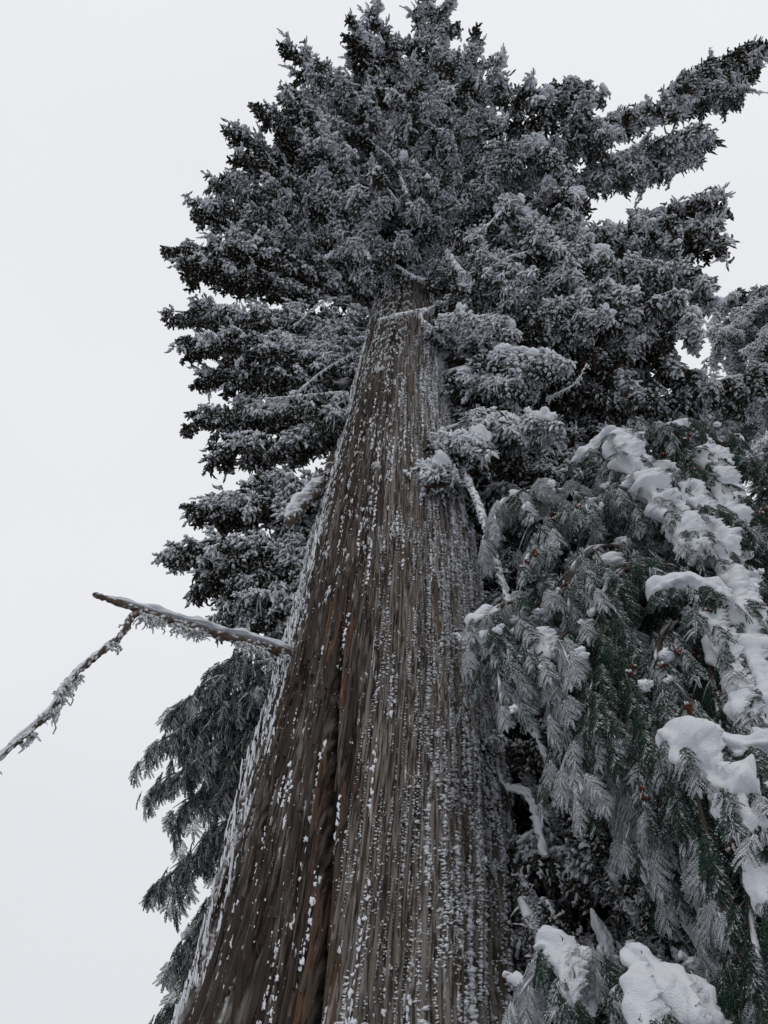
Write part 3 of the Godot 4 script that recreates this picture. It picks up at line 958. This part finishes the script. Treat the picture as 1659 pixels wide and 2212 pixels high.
func young_cedar() -> void:
	var foot := Vector3(2.15, 0, -4.9)
	var tree := thing("cedar_tree", "smaller green cedar heavy with snow and red-brown cones, hanging close right of the thick trunk", "tree", foot)
	var s := Shape.new()
	tube(s, smooth([foot + Vector3(0, -.2, 0), foot + Vector3(-.03, 2.0, 0), foot + Vector3(.05, 4.2, .1), foot + Vector3(.1, 6.5, .1)], 0.1), 0.22, 0.03, 16, 0.2, 8.0, 0.4, 0.0, BARK * 0.7)
	var trunk := part("trunk", s.mesh(M.frosted), tree, tree)
	# draped boughs: pixel polylines with metres before the great trunk
	var t := [
		# [w, rime, snow, cones, points...]
		[.24, .36, .5, .05, [1560, 1010, .6], [1400, 930, 1.0], [1330, 950, 1.2], [1370, 1110, 1.3]],
		[.26, .20, .4, .10, [1580, 1000, .6], [1480, 920, 1.0], [1440, 960, 1.2], [1490, 1130, 1.3]],
		[.26, .36, .4, .06, [1500, 1150, .4], [1330, 1080, 1.0], [1200, 1120, 1.2], [1130, 1220, 1.25]],
		[.24, .60, .3, .02, [1500, 1100, .4], [1250, 1060, .9], [1090, 1080, 1.1], [1040, 1190, 1.15]],
		[.26, .36, .4, .05, [1540, 1250, .4], [1330, 1180, 1.1], [1240, 1220, 1.3], [1230, 1330, 1.35]],
		[.26, .20, .3, .04, [1560, 1350, .4], [1380, 1230, 1.2], [1300, 1290, 1.4], [1310, 1420, 1.45]],
		[.24, .60, .3, .01, [1500, 1400, .3], [1250, 1280, .9], [1080, 1310, 1.2], [1010, 1400, 1.25]],
		[.26, .36, .2, .00, [1500, 1440, .3], [1250, 1340, 1.0], [1090, 1380, 1.25], [1085, 1530, 1.3]],
		[.26, .60, .25, .00, [1500, 1450, .3], [1300, 1360, 1.1], [1190, 1400, 1.35], [1190, 1540, 1.4]],
		[.28, .20, .2, .02, [1540, 1480, .3], [1380, 1410, 1.2], [1290, 1450, 1.45], [1270, 1600, 1.5]],
		[.26, .36, .25, .08, [1640, 1480, .4], [1490, 1350, 1.2], [1420, 1400, 1.5], [1450, 1550, 1.55]],
		[.28, .20, .3, .14, [1700, 1450, .4], [1600, 1350, 1.2], [1540, 1420, 1.5], [1560, 1590, 1.6]],
		[.26, .20, .4, .12, [1720, 1300, .4], [1560, 1180, 1.1], [1510, 1230, 1.3], [1560, 1400, 1.4]],
		[.26, .20, .5, .12, [1720, 1100, .4], [1560, 1000, 1.0], [1540, 1100, 1.2], [1600, 1300, 1.3]],
		[.22, .60, .2, .00, [1480, 1600, .3], [1330, 1540, 1.1], [1250, 1590, 1.4], [1260, 1740, 1.45]],
		[.26, .36, .2, .06, [1700, 1650, .5], [1520, 1560, 1.4], [1440, 1600, 1.7], [1480, 1780, 1.75]],
		[.26, .20, .2, .10, [1720, 1700, .5], [1590, 1600, 1.5], [1500, 1640, 1.8], [1540, 1850, 1.85]],
		[.22, .20, .3, .10, [1760, 1800, .6], [1680, 1700, 1.7], [1630, 1740, 1.9], [1640, 1900, 1.95]],
		[.22, .60, .4, .00, [1560, 1700, .4], [1400, 1620, 1.2], [1370, 1720, 1.4], [1440, 1900, 1.45]],
		[.22, .60, .4, .03, [1700, 1900, .5], [1560, 1800, 1.6], [1540, 1900, 1.8], [1620, 2120, 1.85]],
		[.24, .20, .2, .05, [1760, 1950, .5], [1650, 1860, 1.6], [1620, 1960, 1.9], [1670, 2200, 1.95]],
		[.22, .60, .3, .00, [1400, 2150, .3], [1230, 2040, 1.2], [1190, 2080, 1.4], [1230, 2230, 1.45]],
		[.20, .36, .2, .02, [1600, 2180, .5], [1440, 2090, 1.6], [1420, 2170, 1.8], [1450, 2300, 1.85]],
	]
	for e in t:
		var c := [foot + Vector3(0, at(e[4][0], e[4][1], .4).y, 0)]
		for q in e.slice(4):
			c.append(at(q[0], q[1], q[2]))
		bough(tree, c, {"kind": "frond", "w": e[0] * 1.1, "rime": e[1], "snow": e[2] * 1.3, "cones": e[3] * 0.6, "droop": 1.3, "bare": 0.25, "limb_rime": 0.3, "each": 12, "dense": 1.1, "size": 0.72, "thick": 0.028, "fat": 0.04})
	# inner drooping boughs, rimed, that fill the dark inside of the tree
	for k in 44:
		var h := 1.8 + 4.6 * (k + rng.randf()) / 44.0
		var u := rnd(0, TAU)
		var l := lerpf(1.5, 0.5, (h - 1.8) / 4.6) * rnd(0.65, 1.0)
		var d := Vector3(cos(u), 0, sin(u))
		if d.z > 0.35:
			l *= 0.6
		if d.x < -0.3:
			l = minf(l, 0.95)
		var a := foot + Vector3(0, h + 0.4, 0)
		var tip := a + d * l + Vector3(0, -0.9 * l - 0.3, 0)
		bough(tree, [a, a + d * l * 0.6 + Vector3(0, -.12, 0), tip], {"kind": "frond" if k % 3 else "sprig", "w": .26, "rime": (0.6 if k % 2 else 0.36) if k % 3 else 0.55, "snow": 0.35, "droop": 1.4, "bare": 0.15, "thick": 0.03})
	# long hanging shoots furred with rime, one beside another
	for k in 110:
		var px := rnd(1080, 1640)
		var py := rnd(1420, 2080)
		var dz := rnd(-1.1, .75)
		var a := at(px, py, dz)
		var l := rnd(0.35, 0.95)
		var lean := rnd(0.15, 0.5)
		bough(tree, [a, a + Vector3(lean * 0.5 * l, -0.5 * l, 0.04), a + Vector3(lean * l, -l, 0.1)], {"called": "hanging_shoot", "w": rnd(.05, .12), "fat": rnd(.012, .03), "rime": [0.42, 0.55, 0.68, 0.82][k % 4], "snow": 0.2, "droop": 1.6, "bare": 0.0, "size": 0.6, "dense": 0.5, "thick": rnd(.015, .035)})
	for k in 34:      # and some sheathed in smooth snow
		var px := rnd(1230, 1650)
		var a := at(px, rnd(1560, 2080), rnd(.0, .9) + 0.55 * smoothstep(1300.0, 1640.0, px))
		var l := rnd(0.35, 0.9)
		var lean := rnd(0.2, 0.5)
		var r := rnd(0.010, 0.022)
		snow_bank("snow_sheath", [a, a + Vector3(lean * 0.5 * l, -0.5 * l, 0.04), a + Vector3(lean * l, -l, 0.1)], r, r * 0.5, trunk, 0.9, 0.4, 0.006, 0.035)
	for e in [[[1095, 1700, .3], [1140, 1715, .4], [1165, 1790, .5], [1178, 1850, .55], .024], [[1065, 1600, .2], [1085, 1690, .3], [1130, 1712, .4], [1150, 1740, .45], .014], [[1150, 1560, .5], [1170, 1610, .55], [1190, 1650, .6], [1205, 1690, .62], .02], [[1090, 2110, .9], [1115, 2115, .95], [1140, 2135, 1.0], [1160, 2150, 1.0], .022], [[1290, 1600, 1.1], [1310, 1650, 1.15], [1300, 1680, 1.2], [1285, 1670, 1.2], .009], [[1335, 1540, 1.0], [1330, 1640, 1.0], [1340, 1700, 1.0], [1350, 1760, 1.0], .006]]:
		var sh := Shape.new()
		tube(sh, smooth([at(e[0][0], e[0][1], e[0][2]), at(e[1][0], e[1][1], e[1][2]), at(e[2][0], e[2][1], e[2][2]), at(e[3][0], e[3][1], e[3][2])], 0.02), e[4], e[4] * 0.9, 10, 0.7, 40.0, 0.95, 0.1, BARK * 0.6)
		part("hanging_shoot", sh.mesh(M.frosted), tree, tree)
	# banks of snow
	for e in [
		[.10, .09, [1330, 940, 1.2], [1350, 980, 1.25], [1420, 1080, 1.3], [1480, 1150, 1.35], [1500, 1210, 1.4]],
		[.05, .10, [1230, 1010, 1.0], [1290, 970, 1.1], [1335, 930, 1.2]],
		[.07, .08, [1440, 915, 1.15], [1510, 960, 1.2], [1560, 1060, 1.25], [1580, 1160, 1.3]],
		[.06, .08, [1400, 1000, 1.15], [1480, 1050, 1.2], [1540, 1150, 1.3], [1570, 1260, 1.35]],
		[.09, .08, [1560, 1200, 1.3], [1600, 1330, 1.4], [1640, 1450, 1.5], [1650, 1560, 1.6], [1640, 1660, 1.7]],
		[.07, .08, [1600, 1290, 1.5], [1625, 1400, 1.55], [1655, 1520, 1.6], [1690, 1700, 1.65]],
		[.05, .05, [1500, 1300, 1.5], [1560, 1400, 1.55], [1590, 1500, 1.6], [1600, 1570, 1.65]],
		[.05, .06, [1600, 1800, 1.85], [1640, 1870, 1.9], [1680, 1980, 1.95]],
		[.06, .08, [1400, 1300, 1.45], [1450, 1270, 1.5], [1520, 1270, 1.55], [1570, 1310, 1.55]],
		[.07, .05, [1320, 1350, 1.3], [1300, 1390, 1.3]],
		[.06, .04, [1160, 1370, 1.3], [1180, 1430, 1.35]],
		[.05, .04, [1040, 1370, 1.2], [1060, 1410, 1.22]],
		[.05, .04, [1060, 1320, 1.15], [1010, 1350, 1.2]],
		[.05, .05, [1230, 1240, 1.1], [1310, 1220, 1.2], [1330, 1200, 1.2]],
		[.09, .10, [1430, 1580, 1.75], [1480, 1610, 1.8], [1560, 1690, 1.85], [1640, 1720, 1.9]],
		[.10, .09, [1570, 1640, 1.75], [1620, 1620, 1.8], [1680, 1610, 1.85]],
		[.08, .08, [1560, 1720, 1.85], [1600, 1760, 1.9], [1660, 1810, 1.95]],
		[.045, .03, [1165, 2055, 1.35], [1195, 2040, 1.42], [1215, 2070, 1.45], [1235, 2180, 1.5]],
		[.055, .04, [1345, 2050, 1.7], [1400, 2095, 1.75], [1450, 2140, 1.8], [1510, 2250, 1.85]],
		[.055, .03, [1380, 2080, 1.74], [1395, 2150, 1.8], [1400, 2290, 1.85]],
		[.05, .04, [1440, 2100, 1.7], [1500, 2160, 1.75], [1560, 2230, 1.8]],
		[.05, .03, [1480, 1750, 1.2], [1500, 1900, 1.25], [1540, 2000, 1.3], [1555, 2060, 1.3]],
		[.04, .03, [1360, 1720, .9], [1390, 1850, .95], [1420, 1950, 1.0]],
		[.04, .04, [1510, 1650, 1.3], [1540, 1850, 1.35], [1600, 2050, 1.4], [1640, 2220, 1.45]],
		]:
		var c := []
		for q in e.slice(2):
			c.append(at(q[0], q[1], q[2] + 0.05))
		var holder := Node3D.new()
		holder.name = "snow_cap"
		holder.position = -foot
		tree.add_child(holder, true)
		snow_bank("snow_bank", c, e[0] * 0.86, e[1] * 0.86, holder, 0.5, 0.24, 0.015, 0.05, true)


func far_tree() -> void:
	var top := at(1595, 640, -5.0)
	var foot := Vector3(top.x + 0.3, 0, top.z)
	var tree := thing("frosted_tree", "pale frosted tree farther back at the right edge, beyond the snow-laden cedar", "tree", foot)
	var s := Shape.new()
	tube(s, smooth([foot, foot + Vector3(-.1, top.y * 0.5, 0), Vector3(top.x, top.y, top.z)], 0.2), 0.28, 0.03, 10, 0.2, 6.0, 0.5, 0.0, BARK)
	part("trunk", s.mesh(M.frosted), tree, tree)
	var lc := [at(1350, 890, -.1), at(1430, 880, -.1), at(1510, 842, -.1), at(1600, 835, -.1), at(1720, 825, -.2)]
	var lo := []
	for q in lc:
		lo.append(q - Vector3(0, 0.07, 0))
	lo.append(Vector3(foot.x, lc[-1].y + 0.2, foot.z))
	var limb := bough(tree, lo, {"w": .34, "rime": 0.55, "snow": 0.5, "droop": 1.2, "bare": 0.0, "dense": 1.5})
	snow_bank("snow_cap", lc, 0.06, 0.08, limb, 0.5, 0.4)
	for k in 80:
		var f := (k + rng.randf()) / 80.0
		var h := top.y - 0.1 - f * (top.y - 3.5)
		var l := (0.5 + 3.0 * minf(1.0, f * 2.2)) * rnd(0.7, 1.0)
		var u := k * 2.4 + rnd(-.4, .4)
		var d := Vector3(cos(u), 0, sin(u))
		var a := Vector3(lerpf(top.x, foot.x, f), h, top.z)
		bough(tree, [a, a + d * l * 0.6 + Vector3(0, -0.05, 0), a + d * l + Vector3(0, -0.35 * l, 0)], {"w": .5, "rime": 0.82 if f < 0.6 else 0.72, "snow": 0.9, "droop": 0.6, "bare": 0.1, "size": 1.25, "dense": 1.5})
